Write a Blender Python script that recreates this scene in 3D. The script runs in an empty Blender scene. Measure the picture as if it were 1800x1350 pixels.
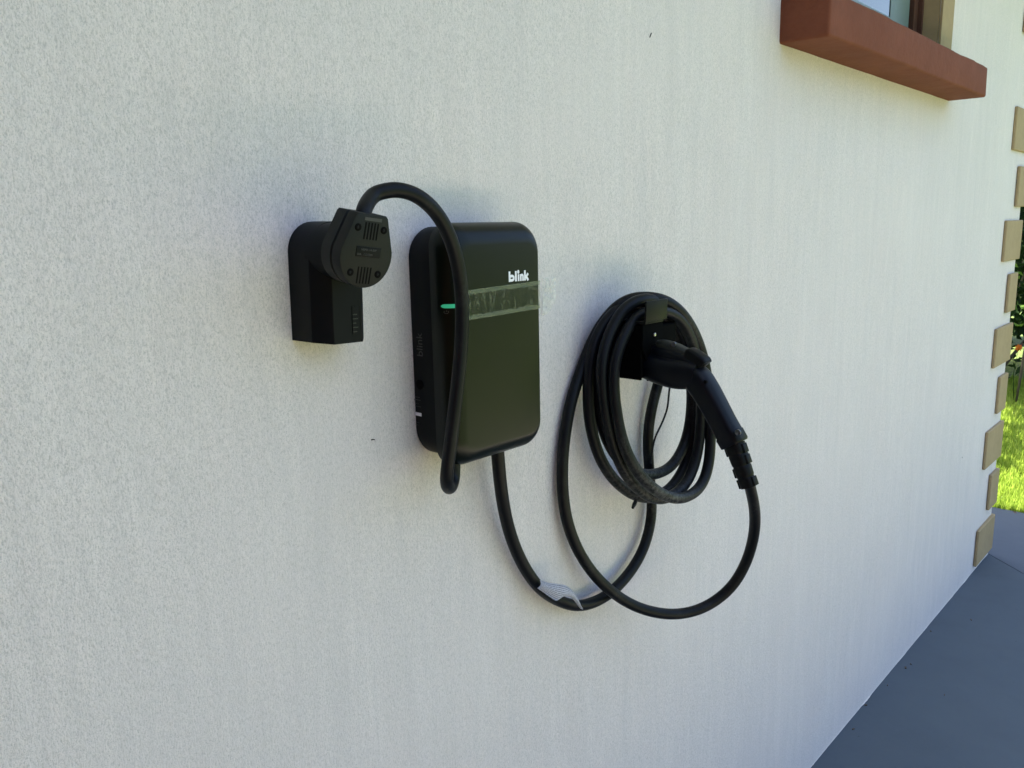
import bpy, bmesh, math, random
from mathutils import Vector, Matrix, noise
random.seed(7)
S = bpy.context.scene
C = S.collection
R = math.radians

# ------------------------------------------------------------------ camera, sky, sun, exposure
CAM = Vector((0.0, -0.7502, 1.45))
RX = Vector((0.67393172, -0.73849027, -0.0211699))
UP = Vector((0.15409021, 0.11247974, 0.9816336))
FW = Vector((0.72254567, 0.66481609, -0.18959778))
FPX = 1432.6
cd = bpy.data.cameras.new('camera'); cam = bpy.data.objects.new('camera', cd); C.objects.link(cam)
m = Matrix((RX, UP, -FW)).transposed().to_4x4(); m.translation = CAM
cam.matrix_world = m
cd.sensor_fit = 'HORIZONTAL'; cd.sensor_width = 36; cd.lens = 36 * FPX / 1800
cd.clip_start = 0.02; cd.clip_end = 2000
S.camera = cam

SUN = Vector((-0.26, 0.95, 2.9)).normalized()       # towards the sun
W = bpy.data.worlds.new('World'); S.world = W; W.use_nodes = True
nt = W.node_tree; nt.nodes.clear()
sky = nt.nodes.new('ShaderNodeTexSky'); sky.sky_type = 'NISHITA'; sky.sun_disc = False
sky.sun_elevation = math.asin(SUN.z); sky.sun_rotation = math.atan2(SUN.x, SUN.y)
sky.air_density = 1.0; sky.dust_density = 3.0; sky.ozone_density = 1.0
bg = nt.nodes.new('ShaderNodeBackground'); bg.inputs[1].default_value = 0.10
wo = nt.nodes.new('ShaderNodeOutputWorld')
nt.links.new(sky.outputs[0], bg.inputs[0]); nt.links.new(bg.outputs[0], wo.inputs[0])
sl = bpy.data.lights.new('sun', 'SUN'); sl.energy = 5.0; sl.angle = R(0.53); sl.color = (1.0, 0.95, 0.87)
so = bpy.data.objects.new('sun', sl); C.objects.link(so)
so.rotation_euler = SUN.to_track_quat('Z', 'Y').to_euler(); so.location = (0, 5, 8)
S.view_settings.view_transform = 'Standard'; S.view_settings.look = 'None'
S.view_settings.gamma = 1; S.view_settings.use_curve_mapping = False
S.view_settings.exposure = 2.4

# ------------------------------------------------------------------ geometry helpers
def ray(px, py):
    return ((px - 900) * RX - (py - 675) * UP + FPX * FW) / FPX
def W3(px, py, d=0.0):
    """point seen at photo position px, py that stands d metres off the wall"""
    r = ray(px, py); return CAM + r * ((-d - CAM.y) / r.y)
def WX(px, py, X):
    r = ray(px, py); return CAM + r * (X / r.x)
def WZ(px, py, Z=0.0):
    r = ray(px, py); return CAM + r * ((Z - CAM.z) / r.z)

def link(name, me, mat=None, parent=None, smooth=False, **props):
    o = bpy.data.objects.new(name, me); C.objects.link(o)
    if mat: me.materials.append(mat)
    if parent:
        o.parent = parent
        o.matrix_parent_inverse = parent_inv(parent)
    if smooth:
        for p in me.polygons: p.use_smooth = True
    for k, v in props.items(): o[k] = v
    return o
def parent_inv(p):
    mt = Matrix.Identity(4); q = p
    chain = []
    while q: chain.append(q); q = q.parent
    for q in reversed(chain):
        mt = mt @ (q.matrix_parent_inverse if q.parent else Matrix.Identity(4)) @ q.matrix_basis
    return mt.inverted()
def empty(name, loc, label, cat, group=None):
    o = bpy.data.objects.new(name, None); C.objects.link(o); o.location = loc
    o.empty_display_size = 0.05
    o['label'] = label; o['category'] = cat
    if group: o['group'] = group
    return o
def tag(o, label, cat, group=None):
    o['label'] = label; o['category'] = cat
    if group: o['group'] = group
    return o
def bm_mesh(bm, name='mesh'):
    bmesh.ops.recalc_face_normals(bm, faces=bm.faces[:])
    me = bpy.data.meshes.new(name); bm.to_mesh(me); bm.free(); return me
def auto_smooth(me, ang=40):
    for p in me.polygons: p.use_smooth = True
    bm = bmesh.new(); bm.from_mesh(me)
    for e in bm.edges:
        if len(e.link_faces) == 2 and e.calc_face_angle(0) > R(ang): e.smooth = False
    bm.to_mesh(me); bm.free()
def box_bm(bm, a, b, mat=None):
    vs = [bm.verts.new((x, y, z)) for x in (a[0], b[0]) for y in (a[1], b[1]) for z in (a[2], b[2])]
    if mat:
        for v in vs: v.co = mat @ v.co
    for f in ((0,1,3,2),(4,6,7,5),(0,4,5,1),(2,3,7,6),(0,2,6,4),(1,5,7,3)): bm.faces.new([vs[i] for i in f])
    return vs
def box(name, a, b, mat, parent=None, bevel=0.0, seg=2, M=None, **props):
    bm = bmesh.new(); box_bm(bm, a, b)
    if bevel: bmesh.ops.bevel(bm, geom=bm.edges[:], offset=bevel, segments=seg, profile=0.5, affect='EDGES')
    if M is not None: bm.transform(M)
    me = bm_mesh(bm)
    if bevel: auto_smooth(me, 50)
    return link(name, me, mat, parent, **props)
def catmull(P, n):
    out = []
    Q = [P[0] * 2 - P[1]] + list(P) + [P[-1] * 2 - P[-2]]
    for i in range(1, len(Q) - 2):
        p0, p1, p2, p3 = Q[i-1], Q[i], Q[i+1], Q[i+2]
        for k in range(n):
            t = k / n
            out.append(0.5 * ((2*p1) + (p2-p0)*t + (2*p0-5*p1+4*p2-p3)*t*t + (3*p1-p0-3*p2+p3)*t**3))
    out.append(Q[-2].copy()); return out
def smooth_path(P, it):
    P = [p.copy() for p in P]
    for _ in range(it):
        P = [P[0]] + [(P[i-1] + P[i]*2 + P[i+1]) / 4 for i in range(1, len(P)-1)] + [P[-1]]
    return P
def tube_bm(bm, P, r, seg=16, caps=True):
    """round tube along P; r a number or a list of radii"""
    rings = []; n = len(P); up = None
    for i, p in enumerate(P):
        t = (P[min(i+1, n-1)] - P[max(i-1, 0)]).normalized()
        if up is None:
            up = Vector((0, 0, 1)) if abs(t.z) < .9 else Vector((1, 0, 0))
        a = t.cross(up).normalized(); b = a.cross(t).normalized(); up = b
        rr = r[i] if isinstance(r, (list, tuple)) else r
        rings.append([bm.verts.new(p + (a * math.cos(k*2*math.pi/seg) + b * math.sin(k*2*math.pi/seg)) * rr) for k in range(seg)])
    for A, B in zip(rings, rings[1:]):
        for k in range(seg): bm.faces.new((A[k], A[(k+1) % seg], B[(k+1) % seg], B[k]))
    if caps: bm.faces.new(rings[0][::-1]); bm.faces.new(rings[-1])
def tube(name, P, r, mat, parent=None, seg=16, **props):
    bm = bmesh.new(); tube_bm(bm, P, r, seg); me = bm_mesh(bm); auto_smooth(me, 50)
    return link(name, me, mat, parent, **props)
def outline_rr(x0, x1, z0, z1, r, n=8):
    pts = []
    for cx, cz, a0 in ((x1-r, z1-r, 0), (x0+r, z1-r, 90), (x0+r, z0+r, 180), (x1-r, z0+r, 270)):
        for k in range(n + 1):
            a = R(a0 + 90 * k / n); pts.append((cx + r*math.cos(a), cz + r*math.sin(a)))
    return pts
def loft_rings(name, rings, mat, parent=None, ang=35, cap0=True, cap1=True, M=None, **props):
    bm = bmesh.new(); V = [[bm.verts.new(Vector(p)) for p in r] for r in rings]
    n = len(V[0])
    for A, B in zip(V, V[1:]):
        for k in range(n): bm.faces.new((A[k], A[(k+1) % n], B[(k+1) % n], B[k]))
    if cap0: bm.faces.new(V[0][::-1])
    if cap1: bm.faces.new(V[-1])
    if M is not None: bm.transform(M)
    me = bm_mesh(bm); auto_smooth(me, ang)
    return link(name, me, mat, parent, **props)
def prism(name, pts, d0, d1, mat, parent=None, bevel=0.0, M=None, seg=2, **props):
    """outline in x,z extruded from y=-d0 to y=-d1 (d1 the front), front edge bevelled"""
    bm = bmesh.new()
    A = [bm.verts.new((x, -d0, z)) for x, z in pts]; B = [bm.verts.new((x, -d1, z)) for x, z in pts]
    n = len(pts)
    for k in range(n): bm.faces.new((A[k], A[(k+1) % n], B[(k+1) % n], B[k]))
    bm.faces.new(A[::-1]); f = bm.faces.new(B)
    if bevel: bmesh.ops.bevel(bm, geom=list(f.edges), offset=bevel, segments=seg, profile=.5, affect='EDGES')
    if M is not None: bm.transform(M)
    me = bm_mesh(bm); auto_smooth(me, 30)
    return link(name, me, mat, parent, **props)

# ------------------------------------------------------------------ materials
class Mat:
    def __init__(s, name, col, rough=.5, **kw):
        s.m = bpy.data.materials.new(name); s.m.use_nodes = True
        s.t = s.m.node_tree; s.b = s.t.nodes['Principled BSDF']
        s.b.inputs['Base Color'].default_value = (*col, 1); s.b.inputs['Roughness'].default_value = rough
        for k, v in kw.items(): s.b.inputs[k].default_value = v
        s.coord = s.t.nodes.new('ShaderNodeTexCoord')
        s.last_normal = None
    def n(s, typ, **kw):
        x = s.t.nodes.new(typ)
        for k, v in kw.items(): setattr(x, k, v)
        return x
    def l(s, a, b): s.t.links.new(a, b)
    def vec(s, scale=(1,1,1), src='Object', rot=(0,0,0)):
        mp = s.n('ShaderNodeMapping'); mp.inputs['Scale'].default_value = scale; mp.inputs['Rotation'].default_value = rot
        s.l(s.coord.outputs[src], mp.inputs['Vector']); return mp.outputs[0]
    def noise(s, scale, detail=3, rough=.5, vec=None, dist=0):
        x = s.n('ShaderNodeTexNoise'); x.inputs['Scale'].default_value = scale; x.inputs['Detail'].default_value = detail
        x.inputs['Roughness'].default_value = rough; x.inputs['Distortion'].default_value = dist
        s.l(vec if vec is not None else s.coord.outputs['Object'], x.inputs['Vector']); return x.outputs[0]
    def ramp(s, f, p0, p1, c0=(0,0,0), c1=(1,1,1)):
        x = s.n('ShaderNodeValToRGB'); e = x.color_ramp.elements
        e[0].position = p0; e[1].position = p1; e[0].color = (*c0, 1); e[1].color = (*c1, 1)
        s.l(f, x.inputs[0]); return x.outputs[0]
    def mix(s, f, a, b, mode='MIX'):
        x = s.n('ShaderNodeMix', data_type='RGBA', blend_type=mode)
        for i, v in ((0, f), (6, a), (7, b)):
            if isinstance(v, (int, float)): x.inputs[i].default_value = v
            elif isinstance(v, tuple): x.inputs[i].default_value = (*v, 1)
            else: s.l(v, x.inputs[i])
        return x.outputs[2]
    def color(s, c): s.l(c, s.b.inputs['Base Color'])
    def bump(s, h, strength=.3, dist=.001):
        x = s.n('ShaderNodeBump'); x.inputs['Strength'].default_value = strength; x.inputs['Distance'].default_value = dist
        s.l(h, x.inputs['Height'])
        if s.last_normal is not None: s.l(s.last_normal, x.inputs['Normal'])
        s.last_normal = x.outputs[0]; s.l(x.outputs[0], s.b.inputs['Normal'])
    def rough(s, f, lo, hi):
        x = s.n('ShaderNodeMapRange'); x.inputs['To Min'].default_value = lo; x.inputs['To Max'].default_value = hi
        s.l(f, x.inputs['Value']); s.l(x.outputs[0], s.b.inputs['Roughness'])

def stucco_mat():
    M = Mat('white_stucco', (.72,.71,.68), .88)
    v = M.vec((1, 1, .75)); vs = M.vec((1, 1, .42)); vl = M.vec((1, 1, .10))
    fine = M.noise(980, 2, .6, v); med = M.noise(540, 3, .65, vs); lines = M.noise(300, 3, .6, vl); lump = M.noise(110, 3, .6, v)
    big = M.noise(2.3, 4, .55); big2 = M.noise(9, 5, .6, M.vec((1, 1, .45)))
    base = M.mix(M.ramp(big, .35, .68), (.775,.718,.678), (.835,.775,.728))
    base = M.mix(M.ramp(big2, .4, .75), base, (.79,.75,.71))
    base = M.mix(M.ramp(M.noise(1.1, 3, .5), .40, .66, (0,0,0), (.6,.6,.6)), base, (.715,.68,.66))
    base = M.mix(M.ramp(M.noise(26, 4, .6, M.vec((1, 1, .10))), .48, .68, (0,0,0), (.45,.45,.45)), base, (.85,.80,.76))
    base = M.mix(M.ramp(M.noise(17, 5, .65, M.vec((1, 1, .09))), .52, .72, (0,0,0), (.40,.40,.40)), base, (.66,.63,.61))
    base = M.mix(M.ramp(med, .30, .50, (.6,.6,.6), (0,0,0)), base, (.46,.445,.41))
    base = M.mix(M.ramp(fine, .30, .48, (.65,.65,.65), (0,0,0)), base, (.40,.40,.38))
    base = M.mix(M.ramp(lines, .22, .34, (.45,.45,.45), (0,0,0)), base, (.38,.365,.34))
    ms = M.ramp(M.noise(70, 4, .65, M.vec((1, 1, .12))), .36, .60, (.16,.16,.16), (0,0,0))
    base = M.mix(ms, base, (.52,.515,.50))
    gr = M.ramp(M.noise(230, 4, .7, M.vec((1, 1, .5))), .36, .56, (.24,.24,.24), (0,0,0))
    base = M.mix(gr, base, (.50,.48,.45))
    gm = M.ramp(M.noise(60, 2, .5, M.vec((1,1,.6))), .17, .20, (.8,.8,.8), (0,0,0))
    base = M.mix(gm, base, (.32,.29,.24))
    M.color(base)
    M.bump(lump, .5, .0014); M.bump(med, .9, .0010); M.bump(lines, .35, .0006); M.bump(fine, .8, .0006)
    return M.m
def paint_mat(name, a, b, scale=8, rough=.75, bump=.3, fine=160, dist=.001):
    M = Mat(name, a, rough)
    M.color(M.mix(M.ramp(M.noise(scale, 5, .6), .3, .7), a, b))
    M.b.inputs['Specular IOR Level'].default_value = .2
    M.color(M.mix(M.ramp(M.noise(scale*6, 5, .7), .45, .8, (0,0,0), (.5,.5,.5)), M.b.inputs['Base Color'].links[0].from_socket, tuple(x*.78 for x in a)))
    M.bump(M.noise(fine, 4, .6), bump, dist); M.bump(M.noise(fine/8, 3, .5), bump, dist*3)
    return M.m
def plastic(name, col, rough, spec=.5, tex=0.0, mottling=True):
    M = Mat(name, col, rough); M.b.inputs['Specular IOR Level'].default_value = spec
    if mottling:
        f = M.noise(35, 5, .65); M.rough(f, rough - .06, rough + .1)
        M.color(M.mix(M.ramp(M.noise(22, 6, .7), .6, .85, (0,0,0), (.35,.35,.35)), col, tuple(min(1, c*2.2+.006) for c in col)))
    if tex: M.bump(M.noise(1400, 2, .5), tex, .0003)
    return M.m
def cable_mat(name, dust=.5):
    M = Mat(name, (.0025,.0035,.005), .42); M.b.inputs['Specular IOR Level'].default_value = .2
    d1 = M.noise(26, 3, .5); d2 = M.noise(260, 5, .7)
    d3 = M.ramp(M.noise(5, 2, .5), .46, .60)
    mask = M.mix(1.0, M.mix(1.0, M.ramp(d1, .44, .66), M.ramp(d2, .38, .62), 'MULTIPLY'), d3, 'MULTIPLY')
    if dust > .3:       # the lower front turns have been dragged over the ground: scuffed there
        dv = M.n('ShaderNodeVectorMath', operation='DISTANCE'); M.l(M.coord.outputs['Object'], dv.inputs[0]); q = W3(1165, 862, .10); dv.inputs[1].default_value = q
        near = M.ramp(dv.outputs['Value'], .02, .115, (1,1,1), (0,0,0))
        sc = M.mix(1.0, near, M.ramp(M.noise(150, 5, .7), .38, .62), 'MULTIPLY')
        mask = M.mix(.30, (0,0,0), mask); mask = M.mix(1.0, mask, sc, 'LIGHTEN')
    k = M.n('ShaderNodeMath', operation='MULTIPLY'); k.inputs[1].default_value = dust; M.l(mask, k.inputs[0])
    M.color(M.mix(k.outputs[0], (.0025,.0035,.005), (.12,.125,.12)))
    M.rough(d2, .34, .55)
    M.bump(M.noise(90, 3, .5), .12, .001)
    return M.m
M_STUCCO = stucco_mat()
M_TAN = paint_mat('tan_trim_paint', (.36,.275,.15), (.40,.31,.175), 5, .8, .35, 220)
M_SILL = paint_mat('terracotta_paint', (.165,.052,.027), (.20,.067,.036), 7, .8, .5, 130, .0015)
M_FRAME = paint_mat('brown_window_paint', (.085,.04,.028), (.10,.05,.035), 9, .5, .1)
M_SASH = plastic('grey_sash', (.15,.21,.20), .35)
M_BLACKSEAL = plastic('black_seal', (.006,.006,.006), .6)
M_ROOF = paint_mat('soffit_paint', (.70,.68,.62), (.74,.72,.66), 3)
M_ROOFTOP = paint_mat('roof_covering', (.28,.13,.08), (.33,.17,.11), 4)
M_CABLE = cable_mat('black_rubber_cable', .75)
M_CORD = cable_mat('black_power_cord', .12)
M_BLACK = plastic('satin_black_plastic', (.002,.0025,.003), .45, .16, .12)
M_SHELL = plastic('charger_cover_plastic', (.0012,.0035,.0012), .31, .25, .05)
M_HOUS = plastic('charger_housing_plastic', (.002,.003,.004), .5, .15, .2)
M_ADAPT = plastic('adapter_plastic', (.002,.003,.004), .5, .15, .15)
M_PLUG = plastic('plug_plastic', (.006,.0075,.006), .55, .25, .2)
M_DARK = plastic('recess_black', (.0015,.0015,.0015), .8, .1, 0, False)
M_PRINT = plastic('grey_print', (.10,.10,.085), .6, .4, 0, False)
M_DIM = plastic('dim_print', (.045,.047,.045), .6, .4, 0, False)
M_WHITE = plastic('white_print', (.82,.83,.85), .5, .5, 0, False)
M_STEEL = Mat('screw_steel', (.45,.45,.47), .3, Metallic=1.0).m
M_LED = Mat('green_status_light', (.05,.42,.24), .4).m
_b = M_LED.node_tree.nodes['Principled BSDF']; _b.inputs['Emission Color'].default_value = (.05,.62,.30,1); _b.inputs['Emission Strength'].default_value = .06
def glass_mat():
    M = Mat('window_glass', (.02,.03,.035), .015); M.b.inputs['IOR'].default_value = 2.3
    M.bump(M.noise(1.5, 2, .5), .03, .01); return M.m
M_GLASS = glass_mat()
def slab_mat(name, a, b):
    M = Mat(name, a, .6)
    c = M.mix(M.ramp(M.noise(2.2, 6, .65), .3, .7), a, b)
    c = M.mix(M.ramp(M.noise(6.5, 6, .7, None, .6), .50, .75, (0,0,0), (.28,.28,.28)), c, tuple(x*.72 for x in a))
    c = M.mix(M.ramp(M.noise(55, 3, .5), .24, .27, (1,1,1), (0,0,0)), c, tuple(x*.55 for x in a))
    M.color(c); M.bump(M.noise(240, 3, .6), .25, .0008); M.bump(M.noise(14, 3, .5), .2, .003)
    M.rough(M.noise(3, 4, .6), .5, .75)
    return M.m
M_SLAB = slab_mat('blue_grey_concrete_paint', (.064,.086,.108), (.074,.099,.121))
M_SLAB_LIT = slab_mat('concrete_light_tone', (.066,.085,.113), (.075,.096,.124))  # same paving, with the extra light past the corner put into the tone
M_BOUNCE = slab_mat('pale_bounce_concrete', (.50,.44,.36), (.56,.50,.42))
def leaf_mat(name, a, b, rough=.65, trans=.3):
    M = Mat(name, a, rough)
    M.b.inputs['Specular IOR Level'].default_value = .15
    g = M.n('ShaderNodeNewGeometry')
    c = M.mix(g.outputs['Random Per Island'], a, b); M.color(c)
    tr = M.n('ShaderNodeBsdfTranslucent'); M.l(c, tr.inputs[0])
    mx = M.n('ShaderNodeMixShader'); mx.inputs[0].default_value = trans
    M.l(M.b.outputs[0], mx.inputs[1]); M.l(tr.outputs[0], mx.inputs[2])
    M.l(mx.outputs[0], M.t.nodes['Material Output'].inputs[0]); return M.m
M_GRASS = leaf_mat('grass_blade', (.22,.34,.035), (.40,.50,.08), .5, .4)
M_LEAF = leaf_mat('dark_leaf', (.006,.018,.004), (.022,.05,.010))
M_LEAF2 = leaf_mat('bright_leaf', (.10,.20,.03), (.20,.32,.06))
M_LEAF3 = leaf_mat('mid_leaf', (.022,.055,.009), (.06,.11,.02))
M_BARK = paint_mat('bark', (.10,.075,.055), (.16,.13,.10), 12, .9, .6, 60, .01)
M_FLOWER = leaf_mat('orange_petal', (.65,.12,.02), (.8,.25,.04))
def lawn_mat():
    M = Mat('lawn_ground', (.09,.15,.03), .9)
    c = M.mix(M.ramp(M.noise(1.3, 6, .65), .3, .7), (.15,.23,.03), (.22,.30,.05))
    c = M.mix(M.ramp(M.noise(38, 4, .6), .35, .6), c, (.06,.085,.022)); M.color(c)
    M.bump(M.noise(60, 4, .7), 1, .03); return M.m
M_LAWN = lawn_mat()

# ------------------------------------------------------------------ ground
CX = 3.862                                   # house corner
def sheet(name, pts, z, mat):
    me = bpy.data.meshes.new(name); me.from_pydata([(x, y, z) for x, y in pts], [], [tuple(range(len(pts)))])
    return link(name, me, mat, None, kind='structure')
sheet('ground', [(-400,-400),(400,-400),(400,400),(-400,400)], -.03, M_LAWN)
def slab(name, pts, z, mat):
    bm = bmesh.new(); A = [bm.verts.new((x, y, -.02)) for x, y in pts]; B = [bm.verts.new((x, y, z)) for x, y in pts]
    n = len(pts)
    for k in range(n): bm.faces.new((A[k], A[(k+1) % n], B[(k+1) % n], B[k]))
    bm.faces.new(B); return link(name, bm_mesh(bm), mat, None, kind='structure')
edge = [(4.545 + .006*math.sin(i*1.9), 3.0 - i*.5) for i in range(11)]
slab('pavement', [(-5, 3.0), (4.545, 3.0)] + edge[1:9] + [(4.545,-1.25), (-5, -1.25)], 0.0, M_SLAB)
slab('bounce_strip', [(-5, -1.262), (4.55, -1.262), (4.55, -2.2), (-5, -2.2)], 0.0, M_BOUNCE)  # unseen pale strip, added to bounce warm sunlight onto the wall
slab('lit_patch', [(CX+.003, 2.9), (4.52, 2.9), (4.52, -.98), (3.30, -.66), (CX+.003, -.003)], .0015, M_SLAB_LIT)  # light reaching past the corner, painted as a paler area of paving

# ------------------------------------------------------------------ house
house = empty('house', (1.9, 2, 0), 'white stuccoed house wall with tan corner quoins and a terracotta window sill', 'house')
WX0, WX1, WZ0, WZ1 = 1.69, 2.625, 1.86, 3.0 - .35      # window opening
TOP = 2.78
def wall():
    bm = bmesh.new()
    # front sheet with the opening, gently uneven, then thickness behind
    xs = [-6, -4, -2] + [ -1 + .08*i for i in range(0, 61)]
    xs = sorted(set([round(x, 4) for x in xs if x < CX - .04 and abs(x-WX0) > .03 and abs(x-WX1) > .03] + [WX0, WX1, CX]))
    zs = sorted(set([round(.08*i, 4) for i in range(35) if .08*i < TOP-.03 and abs(.08*i-WZ0) > .02 and abs(.08*i-WZ1) > .02] + [WZ0, WZ1, TOP, -.02]))
    g = {}
    def v(x, z):
        k = (x, z)
        if k not in g:
            w = 0
            if 0 < z < TOP and x < CX and not (WX0 <= x <= WX1 and WZ0 <= z <= WZ1):
                w = .0016 * noise.noise(Vector((x*1.4, z*1.4, 3.1)))
            g[k] = bm.verts.new((x, w, z))
        return g[k]
    for a, b in zip(xs, xs[1:]):
        for c, d in zip(zs, zs[1:]):
            if a >= WX0-1e-6 and b <= WX1+1e-6 and c >= WZ0-1e-6 and d <= WZ1+1e-6: continue
            bm.faces.new((v(a,c), v(b,c), v(b,d), v(a,d)))
    def quad(*p): bm.faces.new([bm.verts.new(q) for q in p])
    D = .16
    quad((CX,0,-.02),(CX,6,-.02),(CX,6,TOP),(CX,0,TOP))
    quad((-6,0,-.02),(-6,6,-.02),(-6,6,TOP),(-6,0,TOP)); quad((-6,6,-.02),(CX,6,-.02),(CX,6,TOP),(-6,6,TOP))
    me = bpy.data.meshes.new('wall'); bm.to_mesh(me); bm.free()
    for p in me.polygons: p.use_smooth = False
    return link('wall', me, M_STUCCO, house)
wall()
# tan reveal of the opening
bm = bmesh.new(); D = .13
def q4(*p): bm.faces.new([bm.verts.new(q) for q in p])
q4((WX1,.0015,WZ0),(WX1,D,WZ0),(WX1,D,WZ1),(WX1,.0015,WZ1)); q4((WX0,.0015,WZ0),(WX0,D,WZ0),(WX0,D,WZ1),(WX0,.0015,WZ1))
q4((WX0,.0015,WZ1),(WX1,.0015,WZ1),(WX1,D,WZ1),(WX0,D,WZ1)); q4((WX0,.0015,WZ0),(WX1,.0015,WZ0),(WX1,D,WZ0),(WX0,D,WZ0))
link('window_reveal', bm_mesh(bm), M_TAN, house)
# window: frame > sash, pane, seal, sill, trim
def frame_ring(name, x0, x1, z0, z1, w, y0, y1, mat, parent, bev=.002):
    bm = bmesh.new()
    for a, b in (((x0,y0,z0),(x0+w,y1,z1)), ((x1-w,y0,z0),(x1,y1,z1)), ((x0+w,y0+.0005,z0),(x1-w,y1-.0005,z0+w)), ((x0+w,y0+.0005,z1-w),(x1-w,y1-.0005,z1))):
        box_bm(bm, a, b)
    return link(name, bm_mesh(bm), mat, parent)
YW = .056
win = frame_ring('window', WX0+.001, WX1-.001, WZ0+.001, WZ1-.001, .045, YW, YW+.05, M_FRAME, house)
frame_ring('frame_lip', WX0+.002, WX1-.002, WZ0+.002, WZ1-.002, .012, YW-.012, YW-.0005, M_FRAME, win)
frame_ring('seal', WX0+.047, WX1-.047, WZ0+.003, WZ1-.047, .014, YW+.022, YW+.048, M_BLACKSEAL, win)
frame_ring('sash', WX0+.062, WX1-.062, WZ0-.03, WZ1-.062, .150, YW+.008, YW+.034, M_SASH, win)
box('pane', (WX0+.211, YW+.010, WZ0+.03), (WX1-.211, YW+.015, WZ1-.211), M_GLASS, win)
# trim band on the right of the opening, flush on the wall
tb = bmesh.new(); zt = WZ0 + .014
pts = [(WX1+.0005, zt)] 
L_ = []; Rr_ = []
for i in range(28):
    z = zt + i * (2.70 - zt) / 27
    L_.append((WX1 + .0005 + .002*noise.noise(Vector((0, 0, z*14))), z)); Rr_.append((WX1 + .108 + .002*noise.noise(Vector((5, 0, z*14))), z))
prism('trim', [(x, z) for x, z in L_] + Rr_[::-1], -.0005, .006, M_TAN, win)
prism('trim', [(WX0 - .108 + (WX1+.0005-x)*1, z) for x, z in L_] + [(WX0-.0005 + (WX1+.108-x), z) for x, z in Rr_[::-1]], -.0005, .006, M_TAN, win)
# sill, a rendered block with worn round edges
def sill():
    bm = bmesh.new(); x0, x1, y0, y1, z0, z1 = 1.610, 2.772, -.098, .07, 1.791, 1.873
    bevel = .006
    nx = 60
    box_bm(bm, (x0,y0,z0), (x1,y1,z1))
    bmesh.ops.bevel(bm, geom=bm.edges[:], offset=bevel, segments=4, profile=.5, affect='EDGES')
    bmesh.ops.bisect_plane  # noqa
    for i in range(1, nx):
        x = x0 + (x1-x0)*i/nx
        g = bm.verts[:] + bm.edges[:] + bm.faces[:]
        bmesh.ops.bisect_plane(bm, geom=g, plane_co=(x,0,0), plane_no=(1,0,0))
    for v in bm.verts:
        n = noise.noise_vector(v.co * 9) * .0022 + noise.noise_vector(v.co * 30) * .0008
        if v.co.y < 0: v.co += n
    me = bm_mesh(bm); auto_smooth(me, 60); return link('sill', me, M_SILL, win)
sill()
# quoins: long and short stones wrapping the corner
def quoin_mesh(lx, ly, h, seed):
    bm = bmesh.new(); x1 = CX + .017; y0 = -.012
    pts = [(x1-lx, 0.0), (x1-lx, y0), (x1, y0), (x1, ly), (CX+.0005, ly), (CX+.0005, -.0005), (CX-.01, -.0005)]
    pts = [(x1-lx, -.0005), (x1-lx, y0), (x1, y0), (x1, ly), (CX+.0005, ly), (CX+.0005, -.0005)]
    A = [bm.verts.new((x, y, 0)) for x, y in pts]; B = [bm.verts.new((x, y, h)) for x, y in pts]
    for k in range(6): bm.faces.new((A[k], A[(k+1) % 6], B[(k+1) % 6], B[k]))
    bm.faces.new(A[::-1]); bm.faces.new(B)
    bmesh.ops.bevel(bm, geom=[e for e in bm.edges if e.is_convex] if False else bm.edges[:], offset=.0025, segments=1, affect='EDGES')
    return bm_mesh(bm)
qa, qb = quoin_mesh(.268, .135, .156, 1), quoin_mesh(.135, .268, .154, 2)
qa.materials.append(M_TAN); qb.materials.append(M_TAN)
for i in range(13):
    o = bpy.data.objects.new('quoin', qa if i % 2 == 0 else qb); C.objects.link(o); o.parent = house
    o.matrix_parent_inverse = parent_inv(house)
    o.location = (random.uniform(-.003,.003), random.uniform(-.001,.001), .027 + .2083*i)
# roof with overhanging soffit
EX = 4.28
bm = bmesh.new(); box_bm(bm, (-6.6,-.62,TOP), (EX,6.6,TOP+.14)); link('soffit', bm_mesh(bm), M_ROOF, house)
me = bpy.data.meshes.new('roof')
z = TOP + .142
me.from_pydata([(-6.65,-.66,z),(EX+.02,-.66,z),(EX+.02,6.65,z),(-6.65,6.65,z),(-3,3,z+1.3),(.9,3,z+1.3)], [], [(0,1,5,4),(1,2,5),(2,3,4,5),(3,0,4),(0,3,2,1)])
link('roof', me, M_ROOFTOP, house)
box('blocker_wing', (-1.5,-6,-.02), (-1.2,-.001,TOP-.003), M_SILL, house)  # unseen wing, added to block sky light from the left
# small scratches in the wall
for px, py, L, a in ((1143,62,.008,60),(655,773,.005,-10),(1108,1002,.003,20),(1691,804,.004,80)):
    p = W3(px, py, 0); c, s_ = math.cos(R(a))*L/2, math.sin(R(a))*L/2
    tube('scratch', [p+Vector((-c,-.0006,-s_)), p+Vector((0,-.001,.0006)), p+Vector((c,-.0006,s_))], .0007, M_DARK, house, 6)
# filler patch beside charger where tape residue lightens the stucco

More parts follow.
